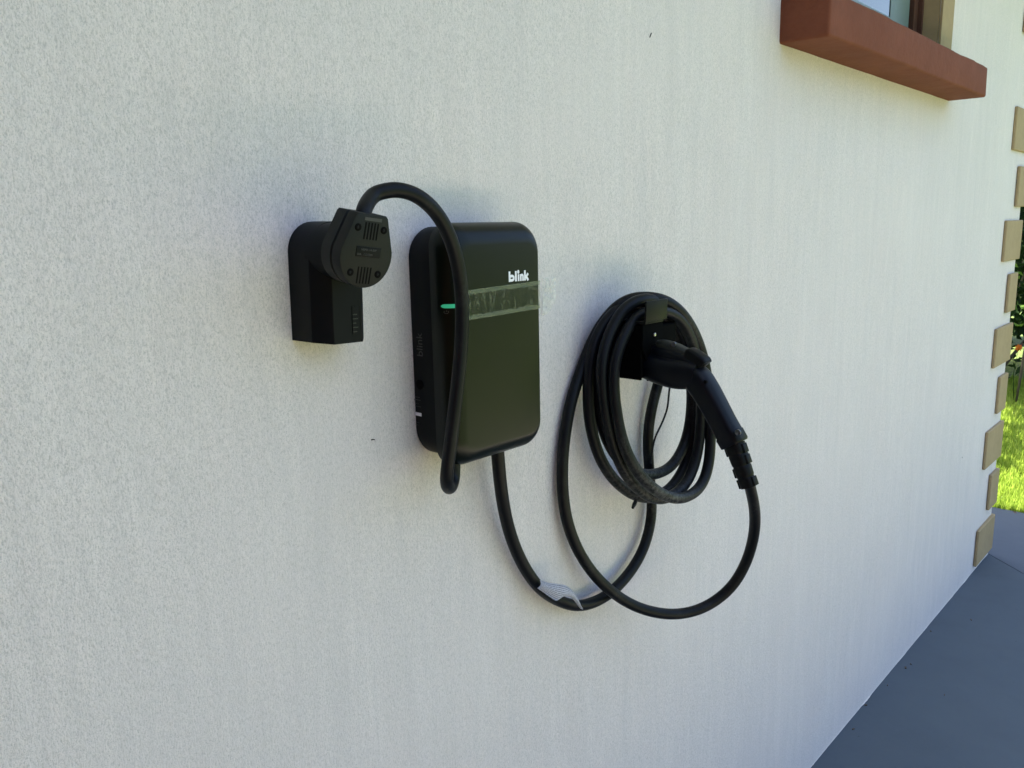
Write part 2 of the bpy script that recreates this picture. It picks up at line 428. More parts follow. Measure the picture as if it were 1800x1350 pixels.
# ------------------------------------------------------------------ wall adapter
M_TEXTDIM = plastic('raised_text', (.018,.020,.016), .5, .4, 0, False)
ad = empty('wall_adapter', (.505, 0, 1.34), 'matt black socket adapter with arched top on the wall left of the charger', 'adapter')
tilt = Matrix.Translation((.506, 0, 1.40)) @ Matrix.Rotation(R(1.7), 4, 'Y') @ Matrix.Translation((-.506, 0, -1.40))
XA, XB, ZB, ZC, RA = .475, .5425, 1.336, 1.428, .032
def body_outline(k, inset=0.0):
    pts = []
    for i in range(17):
        a = R(180 * i / 16); pts.append((XA + RA + (RA - inset) * math.cos(a), ZC + (RA - inset) * math.sin(a)))
    pts += [(XA + inset, ZC - .03), (XA + inset + .0005, ZB - inset*.12), (XB - inset - .0005, ZB - inset*.12), (XB - inset, ZC - .03)]
    return pts
rings = []
for d, ins in ((.0, .0), (.036, .0006), (.0375, .0016), (.052, .0135), (.0535, .0155)):
    rings.append([(x, -d, z) for x, z in body_outline(0, ins)])
loft_rings('body', rings, M_ADAPT, ad, 25, M=tilt)
# collar cylinder rising towards the plug
cen = Vector((.506, 0, 1.428))
def cyl(name, c, d0, d1, r0, r1, mat, parent, seg=40, bev=.0015, M=None, **props):
    prof = [(d0, r0), (d1-bev, r1), (d1-bev*.3, r1-bev*.3), (d1, r1-bev)]
    rings = [[(c.x + r*math.cos(2*math.pi*k/seg), c.y - d, c.z + r*math.sin(2*math.pi*k/seg)) for k in range(seg)] for d, r in prof]
    return loft_rings(name, rings, mat, parent, 40, M=M, **props)
cyl('collar', cen, .03, .079, .0305, .0290, M_ADAPT, ad)
box('label_panel', (.514,-.0541,1.343), (.5235,-.0534,1.372), M_ADAPT, ad, M=tilt)
for i in range(5):
    w = (.005, .0065, .004, .0065, .0055)[i]
    box('print_line', (.5145,-.0544,1.345+i*.0045), (.5145+w,-.0541,1.3461+i*.0045), M_TEXTDIM, ad, M=tilt)
box('print_line', (.5236,-.0542,1.347), (.5240,-.0530,1.372), M_DARK, ad, M=tilt)

# ------------------------------------------------------------------ plug and power cord
pc = empty('power_cord', (.49, -.1, 1.43), 'thick black power cord looping from the teardrop plug over the charger front', 'power cord')
PM = Matrix.Translation((.4865, -.100, 1.4312)) @ Matrix.Rotation(R(7), 4, 'Y') @ Matrix.Rotation(R(10), 4, 'X')
# local frame: x right, z up, -y towards the viewer
def tear(s=1.0, off=0.0):
    pts = []
    r = .0305 * s - off
    for i in range(25):
        a = R(168 + 204 * i / 24); pts.append((r*math.cos(a), -.003 + r*math.sin(a)))
    hw = .0178*s - off*.7; zt = .0370*s - off
    pts += [(hw + .001, zt - .002), (hw - .001, zt), (-hw + .001, zt), (-hw - .001, zt - .002)]
    return pts
plug = loft_rings('plug', [[(x, -d, z) for x, z in tear(1, o)] for d, o in ((-.012,.002),(-.011,.0),(.0035,.0),(.004,.0015),(.0052,.0025),(.0065,.0015),(.007,0),(.0185,0),(.0197,.0004),(.0202,.0014))], M_PLUG, pc, 30, M=PM)
def pbox(name, a, b, mat, bev=0, par=None): return box(name, a, b, mat, par or plug, bevel=bev, M=PM)
for cx, cz in ((.0005, .0212), (-.0005, -.0210)):
    for k in range(5):
        x = cx + (k-2)*.0036
        pbox('vent_slot', (x-.0007, -.0205, cz-.0080), (x+.0007, -.0200, cz+.0080), M_DARK)
for sx, sz in ((-.0152,.0236), (.0152,.0236), (-.0165,-.0190), (.0160,-.0190)):
    o = cyl('screw_hole', Vector((sx, 0, sz)), .0196, .0209, .0036, .0036, M_DARK, plug, 16, .0003, PM)
    cyl('screw', Vector((sx-.0006, 0, sz)), .0205, .0211, .0014, .0014, M_ADAPT, o, 12, .0002, PM)
lp = pbox('label_plate', (-.0135,-.0208,-.0035), (.0155,-.0198,.0065), M_ADAPT, .0003)
pbox('label_plate', (-.0090,-.0206,.0308), (.0110,-.0198,.0338), M_DIM)

def text_part(name, body, size, loc, mat, parent, M=None, extr=.0002, rot=None, sx=1.0, off=0.0):
    cu = bpy.data.curves.new(name, 'FONT'); cu.body = body; cu.size = size; cu.extrude = extr; cu.offset = off
    cu.align_x = 'LEFT'
    to = bpy.data.objects.new(name, cu)
    C.objects.link(to); dg = bpy.context.evaluated_depsgraph_get()
    me = bpy.data.meshes.new_from_object(to.evaluated_get(dg))
    bpy.data.objects.remove(to); me.name = name
    T = Matrix.Translation(loc) @ (rot if rot else Matrix.Rotation(R(90), 4, 'X')) @ Matrix.Diagonal((sx, 1, 1, 1))
    if M is not None: T = M @ T
    me.transform(T); me.materials.clear()
    return link(name, me, mat, parent)
text_part('lettering', 'NEMA 14-50P', .0031, (-.0085, -.0210, .0025), M_DIM, plug, PM)
text_part('lettering', '50A   125/250V', .0029, (-.0125, -.0210, -.0020), M_DIM, plug, PM)
# cord: leaves the plug's top, arcs over and hangs in front of the charger, U-turns into its underside
top = PM @ Vector((.001, -.004, .034))
CP = [top - Vector((0,0,.012)), top + Vector((.001,.001,.003))] + [W3(*p) for p in (
    (654,345,.096),(676,336,.098),(702,334,.102),(733,344,.106),(762,368,.108),(784,402,.106),(799,442,.103),(808,485,.100),
    (812,530,.098),(812,580,.097),(809,630,.096),(804,680,.095),(798,730,.093),(792,780,.090),(787,820,.086),
    (785,845,.080),(788,857,.070),(793,855,.060),(797,842,.052),(798,822,.050),(798,800,.050))]
CP = smooth_path(catmull(CP, 8), 6)
tube('cord', CP, .0078, M_CORD, pc, 20)

# ------------------------------------------------------------------ charger
ch = empty('ev_charger', (.717, 0, 1.17), 'tall rounded black wall charger with green status light and clear tape', 'charger')
X0, X1, Z0, Z1 = .634, .7985, 1.1655, 1.456
hr = []
for d, i in ((.0,.0015),(.004,.0),(.036,.0),(.040,.0015)):
    hr.append([(x, -d, z) for x, z in outline_rr(X0+.0035+i, X1-.004-i, Z0+.006+i, Z1-.004-i, .036, 10)])
hs = loft_rings('housing', hr, M_HOUS, ch, 30)
def cover_ring(d, l, r, b, t, rad):
    return [(x, -d, z) for x, z in outline_rr(X0+l, X1-r, Z0+b, Z1-t, rad, 12)]
rr = [cover_ring(.040, .003, .003, .003, .003, .026), cover_ring(.0415, .0, .0, .0, .0, .028)]
DF = .073; N = 12
rr.append(cover_ring(.048, 0, 0, 0, 0, .028))
for k in range(1, N+1):
    a = R(90*k/N); c = 1-math.cos(a); s_ = math.sin(a)
    rr.append(cover_ring(.048+(DF-.048)*s_, .023*c, .011*c, .022*c, .027*c, .028 - .010*c))
cv = loft_rings('front_cover', rr, M_SHELL, ch, 60)
# green light and power mark on the rounded left edge of the cover
def surf_d(x):      # depth of the cover front at x (left fillet)
    u = (x - X0) / .023
    if u >= 1: return DF
    return .048 + (DF-.048) * math.sqrt(max(0, 1-(1-u)**2))
def strip_on_cover(name, x0, x1, z0, z1, mat, lift=.0005, n=24, roundl=False):
    bm = bmesh.new(); rows = []
    for i in range(n+1):
        x = x0 + (x1-x0)*i/n; h = 1.0
        q = (x-x0)/((z1-z0)/2)
        if roundl and q < 1: h = max(.15, math.sqrt(1-(1-q)**2))
        zc = (z0+z1)/2; hh = (z1-z0)/2*h
        rows.append([bm.verts.new((x, -surf_d(x)-lift*e, zc+s*hh)) for s, e in ((-1,0),(-1,1),(1,1),(1,0))])
    for A, B in zip(rows, rows[1:]):
        for k in range(3): bm.faces.new((A[k], A[k+1], B[k+1], B[k]))
    return link(name, bm_mesh(bm), mat, cv)
led = W3(786, 538, .066)
strip_on_cover('status_light', led.x-.0015, led.x+.015, led.z-.0028, led.z+.0018, M_LED, roundl=True)
p = W3(788, 549, .066)
bm = bmesh.new(); P_ = [Vector((p.x + .0016*math.sin(R(40+k*28)), 0, p.z + .0016*math.cos(R(40+k*28)))) for k in range(11)]
for q in P_: q.y = -surf_d(q.x) - .0002
tube_bm(bm, P_, .0002, 5); tube_bm(bm, [Vector((p.x, -surf_d(p.x)-.0003, p.z+.0004)), Vector((p.x, -surf_d(p.x)-.0003, p.z+.0022))], .0002, 5)
link('power_mark', bm_mesh(bm), M_PRINT, cv)
# word on the cover built from strokes
def logo():
    A = W3(894, 496, DF); B = W3(929, 494, DF); H = W3(894, 477, DF).z - A.z
    u = B.x - A.x; x0 = A.x; z0 = A.z + .0002; h = H * .97
    bm = bmesh.new(); y = -DF - .0003; lay = [0]
    def stroke(pts, w):
        V = []; lay[0] += 1; y = -DF - .0003 - .00006*lay[0]
        for i, (a, b) in enumerate(pts):
            a0, b0 = pts[max(i-1,0)]; a1, b1 = pts[min(i+1, len(pts)-1)]
            t = Vector((a1-a0, b1-b0)).normalized(); nx, nz = -t.y*w/2, t.x*w/2
            V.append((bm.verts.new((x0+(a+nx), y, z0+(b+nz))), bm.verts.new((x0+(a-nx), y, z0+(b-nz)))))
        for p, q in zip(V, V[1:]): bm.faces.new((p[0], q[0], q[1], p[1]))
    w = u*.088; xh = h*.68
    def arc(cx, cz, rx, rz, a0, a1, n=18): return [(cx+rx*math.cos(R(a0+(a1-a0)*i/n)), cz+rz*math.sin(R(a0+(a1-a0)*i/n))) for i in range(n+1)]
    rx, rz = u*.104, xh/2 - w/2
    stroke([(w/2, 0), (w/2, h)], w); stroke(arc(w/2+rx, xh/2, rx, rz, 0, 360, 26), w)          # b
    x = u*.352; stroke([(x, 0), (x, h)], w)                                                      # l
    x = u*.482; stroke([(x, 0), (x, xh*.97)], w*.92)                                            # i
    q = [bm.verts.new((x0+x+w*.62*math.cos(k*math.pi/7), y, z0+h*.89+w*.75*math.sin(k*math.pi/7))) for k in range(14)]; bm.faces.new(q)
    x = u*.592; stroke([(x, 0), (x, xh*.97)], w*.92); r2 = u*.055; stroke(arc(x+r2, xh-r2-w*.4, r2, r2, 180, 0) + [(x+2*r2, 0)], w*.92)   # n
    x = u*.80; stroke([(x, 0), (x, h)], w); stroke([(x+w*.3, xh*.40), (u*.96, xh)], w); stroke([(x+w*.6, xh*.60), (u*.965, 0)], w)  # k
    me = bm_mesh(bm)
    link('lettering', me, M_WHITE, cv)
logo()
# print and recess on the housing's left side
xs = X0 + .0034
def side(name, pya, pyb, pxa, pxb, mat, t=.0004):
    a = WX(pxa, pya, xs); b = WX(pxb, pyb, xs)
    return box(name, (xs-t, min(a.y,b.y), min(a.z,b.z)), (xs+.001, max(a.y,b.y), max(a.z,b.z)), mat, hs)
c = WX(733, 675, xs)
c.y = -.0125
rings = [[(xs - t, c.y + r*math.cos(k*math.pi/8), c.z + r*math.sin(k*math.pi/8)) for k in range(16)] for t, r in ((-.001,.0062),(.0006,.0062),(.0009,.0052))]
loft_rings('screw_cover', rings, M_DARK, hs, 40)
for (ya, yb, xa, xb, mt) in ((724,732,730,741,M_WHITE),(697,699,729,738,M_PRINT),(702,703.5,728,739,M_PRINT),(709,710,730,737,M_DIM),(714,715,730,740,M_DIM),(742,743,731,737,M_PRINT),(746,747.5,731,736,M_PRINT)):
    side('side_print', ya, yb, xa, xb, mt)
Tm = Matrix.Rotation(R(-90), 4, 'Z') @ Matrix.Rotation(R(90), 4, 'X')
p = WX(722, 622, xs)
text_part('side_lettering', 'blink', .015, (xs-.0003, -.020, p.z-.002), M_DIM, hs, rot=Matrix.Rotation(R(-90), 4, 'Z') @ Matrix.Rotation(R(90), 4, 'X') @ Matrix.Rotation(R(90), 4, 'Z'))

# ------------------------------------------------------------------ clear tape strip across the cover
def tape():
    tp = []
    M = Mat('clear_tape', (.24,.28,.16), .14)
    n1 = M.noise(55, 5, .7, M.vec((1,1,2.5)), 1.5)
    M.bump(n1, 1.0, .002); M.bump(M.noise(14, 3, .6, M.vec((1.2,1,.4)), 2), .8, .004)
    tr = M.n('ShaderNodeBsdfTransparent'); tr.inputs[0].default_value = (.95,.95,.9,1)
    uv = M.n('ShaderNodeUVMap'); uv.uv_map = 'uv'
    sep = M.n('ShaderNodeSeparateXYZ'); M.l(uv.outputs[0], sep.inputs[0])
    # adhesive shows milky along both long edges, torn unevenly
    a = M.n('ShaderNodeMath', operation='SUBTRACT'); a.inputs[1].default_value = .5; M.l(sep.outputs[1], a.inputs[0])
    b = M.n('ShaderNodeMath', operation='ABSOLUTE'); M.l(a.outputs[0], b.inputs[0])
    nz = M.noise(120, 4, .7, None, .5); c = M.n('ShaderNodeMath', operation='MULTIPLY_ADD'); c.inputs[1].default_value = .22; M.l(nz, c.inputs[0]); M.l(b.outputs[0], c.inputs[2])
    edge_ = M.ramp(c.outputs[0], .44, .47)
    wr = M.ramp(M.noise(75, 3, .6, M.vec((1,1,.45)), 2.5), .56, .61)
    fac = M.mix(.45, edge_, wr, 'LIGHTEN'); fac = M.mix(1.0, edge_, M.mix(.6, (0,0,0), wr), 'LIGHTEN')
    sc = M.n('ShaderNodeMapRange'); sc.inputs['To Min'].default_value = .10; sc.inputs['To Max'].default_value = .5; M.l(fac, sc.inputs['Value'])
    mx = M.n('ShaderNodeMixShader'); M.l(sc.outputs[0], mx.inputs[0]); M.l(tr.outputs[0], mx.inputs[1]); M.l(M.b.outputs[0], mx.inputs[2])
    M.l(mx.outputs[0], M.t.nodes['Material Output'].inputs[0])
    TL = W3(822, 510, DF); BL = W3(822, 563, DF); TR = W3(946, 493, DF); BR = W3(948, 542, DF)
    nx, nz_ = 60, 12; bm = bmesh.new(); ul = bm.loops.layers.uv.new('uv'); g = []
    for i in range(nx+1):
        u = i/nx; col = []
        for j in range(nz_+1):
            v = j/nz_
            x = (TL.x*(1-v)+BL.x*v)*(1-u) + (TR.x*(1-v)+BR.x*v+.008)*u
            if i == 0: x += .001*noise.noise(Vector((0, v*9, 1)))
            z = (TL.z*(1-v)+BL.z*v)*(1-u) + (TR.z*(1-v)+BR.z*v)*u
            e = x - (X1-.011); base = DF
            if e > 0: base = DF - .012*min(1, e/.012)**2
            y = -base - .0007 - .0006*abs(noise.noise(Vector((x*90, z*60, 2)))) - (.002*max(0, u-.93)/.07)
            col.append((bm.verts.new((x, y, z)), u, v))
        g.append(col)
    for i in range(nx):
        for j in range(nz_):
            q = (g[i][j], g[i+1][j], g[i+1][j+1], g[i][j+1]); f = bm.faces.new([k[0] for k in q])
            for lp, k in zip(f.loops, q): lp[ul].uv = (k[1], k[2])
    me = bpy.data.meshes.new('tape'); bm.to_mesh(me); bm.free()
    o = link('tape_strip', me, M.m, None, smooth=True)
    pts = [W3(*k) for k in ((951,489,0),(974,488,0),(975,520,0),(966,545,0),(951,556,0))]
    rs = bpy.data.meshes.new('tape_end'); rs.from_pydata([(q.x, -.003, q.z) for q in pts], [], [tuple(range(5))])
    FM = Mat('tape_film', (.88,.88,.80), .3); FM.bump(FM.noise(120, 5, .7, None, 1.5), .5, .0008)
    t2 = FM.n('ShaderNodeBsdfTransparent'); m2 = FM.n('ShaderNodeMixShader')
    FM.l(FM.ramp(FM.noise(90, 4, .7), .35, .65, (.10,.10,.10), (.6,.6,.6)), m2.inputs[0]); FM.l(t2.outputs[0], m2.inputs[1]); FM.l(FM.b.outputs[0], m2.inputs[2])
    FM.l(m2.outputs[0], FM.t.nodes['Material Output'].inputs[0]); link('tape_end', rs, FM.m, o)
    tag(o, 'wrinkled clear tape strip stuck across the charger front below the white word', 'tape')
tape()

M_PLATE = plastic('black_powder_coat', (.001,.0012,.0012), .8, .05, 0, False)
# ------------------------------------------------------------------ cable holder on the wall
XM = 1.035
hd = empty('cable_holder', (XM, 0, 1.25), 'black metal wall hook and holster carrying the coiled charging cable', 'cable holder')
lt, lb = W3(1133, 531, .097), W3(1170, 560, .097)
pz0 = W3(1150, 640, .085).z
lipz0, lipz1 = lb.z, lt.z + .001
lx0, lx1 = lt.x, lb.x
XM = (lx0+lx1)/2
tl = Matrix.Translation((0,-.097,lipz0)) @ Matrix.Rotation(R(2), 4, 'X') @ Matrix.Translation((0,.097,-lipz0))
box('hook_lip', (lx0,-.0995,lipz0), (lx1,-.0965,lipz1), M_BLACK, hd, .0006, M=tl)
box('hook_arm', (lx0+.004,-.096,lipz0-.004), (lx1-.004,-.030,lipz0), M_BLACK, hd, .0006)
# upright face plate that narrows towards the holster
a = lx0 + .001; b = lx1 - .002; z1 = lipz0 - .0045
prism('face_plate', [(a, z1), (a, z1-.036), (a+.013, z1-.058), (a+.016, z1-.085), (b-.008, z1-.085), (b, z1-.036), (b, z1)], .091, .094, M_PLATE, hd, .0005)
s_ = W3(1150, 588, .094); cyl('screw', Vector((s_.x, 0, s_.z)), .093, .0960, .0032, .0028, M_STEEL, hd, 14, .0006)
# side cheeks with a slanting lower edge
zlo = W3(1082, 664, .03).z
for xx in (lx0+.001, lx1-.006):
    bm = bmesh.new(); Y = [(-.001, zlo-.004), (-.001, lipz0-.075), (-.045, lipz0-.006), (-.0905, lipz0-.006), (-.0905, z1-.082), (-.05, zlo+.006)]
    A = [bm.verts.new((xx, y, z)) for y, z in Y]; B = [bm.verts.new((xx+.0035, y, z)) for y, z in Y]
    for k in range(6): bm.faces.new((A[k], A[(k+1) % 6], B[(k+1) % 6], B[k]))
    bm.faces.new(A[::-1]); bm.faces.new(B); link('side_cheek', bm_mesh(bm), M_PLATE, hd)
box('back_plate', (lx0+.002,-.004,zlo-.004), (lx1-.004,-.0005,lipz0-.08), M_PLATE, hd, .0008)
box('spacer', (lx0+.006,-.088,z1-.080), (lx1-.008,-.045,z1-.004), M_DARK, hd)

# ------------------------------------------------------------------ charging cable with connector
cc = empty('charging_cable', (1.1, -.05, .76), 'thick black charging cable coiled on the wall hook with pistol grip connector', 'charging cable')
K = [(872,750,.035),(875,800,.035),(882,870,.030),(894,930,.022),(915,985,.018),(946,1032,.018),(984,1057,.018),(1022,1065,.020),(1062,1050,.022),
 (1096,1020,.022),(1125,978,.020),(1141,932,.018),(1146,885,.016),(1141,825,.016),(1139,765,.018),(1146,715,.02),(1158,670,.022),(1168,625,.028),
 (1166,585,.034),(1146,556,.036),(1112,550,.036),
 (1082,570,.036),(1060,612,.036),(1051,670,.036),(1056,740,.038),(1078,795,.042),(1108,826,.046),(1145,835,.050),(1180,820,.054),(1204,780,.056),(1215,725,.058),(1214,660,.058),(1196,600,.058),(1164,556,.056),(1128,537,.052),
 (1092,540,.040),(1060,572,.030),(1040,622,.026),(1034,690,.028),(1039,755,.032),(1059,815,.038),(1094,858,.046),(1135,876,.052),(1175,862,.058),(1204,820,.062),(1220,760,.066),(1226,690,.068),(1214,618,.070),(1186,554,.070),
 (1145,525,.068),(1104,537,.060),(1076,577,.052),(1058,635,.050),(1060,700,.054),(1074,770,.062),(1100,835,.070),(1138,872,.076),(1172,876,.080),(1205,852,.084),(1224,805,.086),(1232,745,.086),(1232,680,.086),(1220,610,.086),(1196,562,.084),
 (1160,546,.080),(1120,556,.074),(1092,600,.068),(1078,655,.066),(1083,725,.072),(1098,788,.082),(1124,834,.092),(1158,866,.100),(1196,877,.104),(1230,858,.106),(1246,815,.104),(1249,755,.100),(1246,695,.096),(1238,635,.092),(1216,575,.086),(1180,533,.078),
 (1132,522,.060),(1088,535,.036),(1048,585,.016),(1022,650,.012),(1004,705,.012),(993,765,.013),(988,830,.014),(993,900,.016),(1013,962,.020),(1048,1015,.030),(1094,1054,.048),(1140,1074,.070),(1190,1080,.094),(1240,1067,.120),(1284,1034,.146),(1311,990,.166),(1325,942,.182),(1327,900,.192),(1320,862,.198),(1313,836,.200)]
KP = smooth_path(catmull([W3(*k) for k in K], 7), 8)
tube('cable', KP, .0089, M_CABLE, cc, 18)
# thin tie wire that hangs inside the coil
tw = smooth_path(catmull([W3(*k) for k in ((1182,650,.05),(1176,690,.045),(1173,718,.042),(1163,745,.040),(1152,768,.038),(1147,790,.036),(1144,815,.036))], 6), 3)
tube('tie_wire', tw, .0017, M_CABLE, cc, 8)
e0 = W3(1118, 880, .06); e1 = W3(1112, 893, .065)
tube('tie_end', [e0, (e0+e1)/2, e1], [.003,.0035,.002], M_CABLE, cc, 8)
# warning tag folded round the cable
def tag_mat():
    M = Mat('printed_tag', (.78,.79,.83), .45)
    uv = M.n('ShaderNodeUVMap'); uv.uv_map = 'uv'; mp = M.n('ShaderNodeMapping'); mp.inputs['Scale'].default_value = (1, 9, 1)
    M.l(uv.outputs[0], mp.inputs[0]); sep = M.n('ShaderNodeSeparateXYZ'); M.l(mp.outputs[0], sep.inputs[0])
    fr = M.n('ShaderNodeMath', operation='FRACT'); M.l(sep.outputs[1], fr.inputs[0])
    line = M.ramp(fr.outputs[0], .55, .60); mp2 = M.n('ShaderNodeMapping'); mp2.inputs['Scale'].default_value = (60, 9, 1); M.l(uv.outputs[0], mp2.inputs[0])
    wd = M.ramp(M.noise(1, 1, .5, mp2.outputs[0]), .38, .42)
    M.color(M.mix(M.mix(1.0, line, wd, 'MULTIPLY'), (.74,.75,.80), (.30,.31,.36))); return M.m
def flag():
    T = [W3(*k) for k in ((949,1019,.030),(962,1024,.036),(978,1026,.042),(994,1029,.046),(1006,1038,.046),(1016,1052,.044),(1023,1070,.040))]
    B = [W3(*k) for k in ((944,1034,.030),(957,1043,.036),(971,1053,.042),(979,1056,.046),(990,1049,.048),(1003,1050,.047),(1020,1070,.041))]
    n = 3; T = catmull(T, n); B = catmull(B, n); bm = bmesh.new(); ul = bm.loops.layers.uv.new('uv'); g = []
    for i, (t, b) in enumerate(zip(T, B)):
        col = []
        for j in range(6):
            v = j/5; q = t.lerp(b, v); q.y -= .004*math.sin(math.pi*v); col.append((bm.verts.new(q), i/(len(T)-1), v))
        g.append(col)
    for i in range(len(T)-1):
        for j in range(5):
            q = (g[i][j], g[i+1][j], g[i+1][j+1], g[i][j+1]); f = bm.faces.new([k[0] for k in q])
            for lp, k in zip(f.loops, q): lp[ul].uv = (k[1], k[2])
    bmesh.ops.solidify(bm, geom=bm.faces[:], thickness=.0003)
    me = bpy.data.meshes.new('tag'); bm.to_mesh(me); bm.free()
    link('warning_tag', me, tag_mat(), cc, smooth=True, label='white printed warning tag folded round the cable')
flag()

box('dark_filler', (lx1-.0055,-.086,lipz0-.058), (lx1+.050,-.012,lipz0-.010), M_PLATE, hd, .004)  # added dark block, stands in for the darkness between plate and cable turns
# connector: pistol grip, swept cross-sections in the plane x = XM
def sweep(name, pts, mat, parent, e=2.6, seg=28, ang=50, **props):
    """pts: (centre, half height in plane, half width along x); e = superellipse exponent"""
    n = len(pts); rings = []
    for i, (c, h, w) in enumerate(pts):
        t = (pts[min(i+1, n-1)][0] - pts[max(i-1, 0)][0]).normalized()
        u = Vector((1, 0, 0)); u = (u - t*u.dot(t)).normalized(); v = t.cross(u).normalized()
        ring = []
        for k in range(seg):
            a = 2*math.pi*k/seg; ca, sa = math.cos(a), math.sin(a)
            ring.append(c + u*w*math.copysign(abs(ca)**(2/e), ca) + v*h*math.copysign(abs(sa)**(2/e), sa))
        rings.append(ring)
    return loft_rings(name, rings, mat, parent, ang, **props)
def interp(ctrl, n):
    P = catmull([Vector((c.x, c.y, c.z)) for c, _, _ in ctrl], n); H = catmull([Vector((h, w, 0)) for _, h, w in ctrl], n)
    return [(p, q.x, q.y) for p, q in zip(P, H)]
XC = XM + .004
def cx(px, py): return WX(px, py, XC)
M_CONN = plastic('connector_plastic', (.0015,.0025,.005), .38, .2, .12)
body = [(cx(1122,632), .019, .021), (cx(1140,640), .021, .022), (cx(1165,649), .0225, .023), (cx(1192,655), .0235, .023), (cx(1214,657), .022, .021), (cx(1228,661), .019, .019)]
con = sweep('connector', interp(body, 5), M_CONN, cc, 2.8)
grip = [(cx(1212,652), .016, .0165), (cx(1226,666), .0195, .0185), (cx(1240,686), .0190, .0185), (cx(1256,714), .0180, .018), (cx(1272,744), .0175, .0175), (cx(1285,768), .0180, .0175), (cx(1290,776), .0172, .0168)]
gr = sweep('grip', interp(grip, 5), M_CONN, con, 3.0)
ring = [(cx(1239,683), .0197, .0192), (cx(1240.5,686), .0198, .0193)]
end = [(cx(1282,763), .0188, .0182), (cx(1291,779), .0186, .018), (cx(1292,781), .017, .0165)]
sweep('end_collar', end, M_CONN, con, 3.2)
M_LEVER = plastic('latch_plastic', (.014,.017,.014), .5, .4, .1)
# ribbed strain relief
rl = []
A_, B_ = cx(1291, 780), cx(1317, 856)
ns = 26
for i in range(ns+1):
    t = i/ns; c = A_.lerp(B_, t) + Vector((0, 0, 0)); r = .0142*(1-t) + .0112*t
    if i % 7 == 6: r *= .93
    rl.append((c, r, r))
sr = sweep('strain_relief', rl, M_BLACK, con, 2.3, 20, 30)
ax = (B_-A_).normalized(); sd = Vector((1,0,0)); sv = ax.cross(sd).normalized()
for i in range(4):
    for s in ((-1, 1) if i in (0, 3) else ((1,) if i == 1 else (-1,))):
        c = A_.lerp(B_, .14 + .25*i) + sv*s*(.0128 - .0022*i/3)
        Mx = Matrix((sd, sv, ax)).transposed().to_4x4(); Mx.translation = c
        box('relief_rib', (-.006,-.0026,-.0065), (.006,.0026,.0065), M_BLACK, con, .0008, M=Mx)
M_SCREW = Mat('dull_screw', (.12,.12,.13), .35, Metallic=1.0).m
# latch lever and thumb button on the connector's back
lev = [(cx(1158,604), .0060, .0085), (cx(1168,606), .0075, .0095), (cx(1184,611), .0078, .0100), (cx(1200,618), .0075, .0100), (cx(1214,625), .0065, .0095)]
sweep('latch_lever', interp(lev, 3), M_LEVER, con, 3)
web = [(cx(1150,618), .010, .011), (cx(1180,628), .016, .013), (cx(1210,640), .016, .014), (cx(1226,650), .014, .014)]
sweep('latch_housing', interp(web, 3), M_CONN, con, 3)
btn = [(cx(1210,620), .0075, .011), (cx(1214,622), .0095, .0125), (cx(1224,628), .0095, .0125), (cx(1238,637), .0085, .012), (cx(1241,640), .0060, .011)]
sweep('thumb_button', interp(btn, 2), M_BLACK, con, 4)
def screw_on(px, py, X, r, mat=M_SCREW):
    c = WX(px, py, X)
    rings = [[(X + t, c.y + q*math.cos(k*math.pi/7), c.z + q*math.sin(k*math.pi/7)) for k in range(14)] for t, q in ((.002, r), (-.0012, r), (-.0018, r*.7))]
    return loft_rings('screw', rings, mat, con, 40)
screw_on(1184, 605, XC-.009, .0038); screw_on(1297, 760, XC-.0165, .0042); screw_on(1240, 671, XC-.0182, .0026, M_DARK); screw_on(1265, 771, XC-.004, .0042)
# grip seam
sp = [cx(px, py) + Vector((-.0188, 0, 0)) for px, py in ((1214,668),(1224,682),(1236,702),(1252,730),(1268,760))]

# ------------------------------------------------------------------ planting
def leaf_bm(verts, faces, c, n, up, L, w, bend=.25):
    s = n.cross(up).normalized() if n.cross(up).length > .01 else Vector((1,0,0))
    b = len(verts); m_ = c + up*L*.5 + n*L*bend*.3; t = c + up*L - n*L*bend
    verts += [c, m_ + s*w/2, t, m_ - s*w/2]; faces.append((b, b+1, b+2, b+3))
def rv(): return Vector((random.gauss(0,1), random.gauss(0,1), random.gauss(0,1))).normalized()
def foliage(name, blobs, count, L, w, mat, parent, upbias=.3):
    verts, faces = [], []
    tot = sum(b[1].x*b[1].y*b[1].z for b in blobs)
    for c, r in blobs:
        for _ in range(int(count * r.x*r.y*r.z / tot)):
            d = rv(); rad = random.random()**.45
            if noise.noise(Vector((c.x+d.x*2, c.y+d.y*2, c.z+d.z*2))*1.7) < -.22: continue
            p = c + Vector((d.x*r.x, d.y*r.y, d.z*r.z))*rad
            if p.z < .02: continue
            n = (d + rv()*.8 + Vector((0,0,.4))).normalized(); u = (rv() + Vector((0,0,upbias))).normalized()
            k = random.uniform(.6, 1.2); leaf_bm(verts, faces, p, n, u, L*k, w*k)
    me = bpy.data.meshes.new(name); me.from_pydata(verts, [], faces)
    return link(name, me, mat, parent)
def stems(name, base, tips, r, mat, parent):
    bm = bmesh.new()
    for t in tips:
        mid = base.lerp(t, .5) + rv()*(t-base).length*.07
        tube_bm(bm, [base, base.lerp(mid, .6), mid, t], [r, r*.8, r*.6, r*.25], 6)
    me = bm_mesh(bm); return link(name, me, mat, parent, smooth=True)
def shrub(loc, h, w, n, mat, label, L=.08, lw=.045, group='shrubs behind the lawn'):
    e = empty('shrub', loc, label, 'shrub', group); b = Vector(loc)
    blobs = [(b + Vector((random.uniform(-w,w)*.5, random.uniform(-w,w)*.5, h*random.uniform(.25,.8))), Vector((w*.5, w*.5, h*.28))*random.uniform(.7,1.15)) for _ in range(9)]
    foliage('foliage', blobs, n, L, lw, mat, e)
    stems('stem', b, [c for c, _ in blobs], .018, M_BARK, e); return e
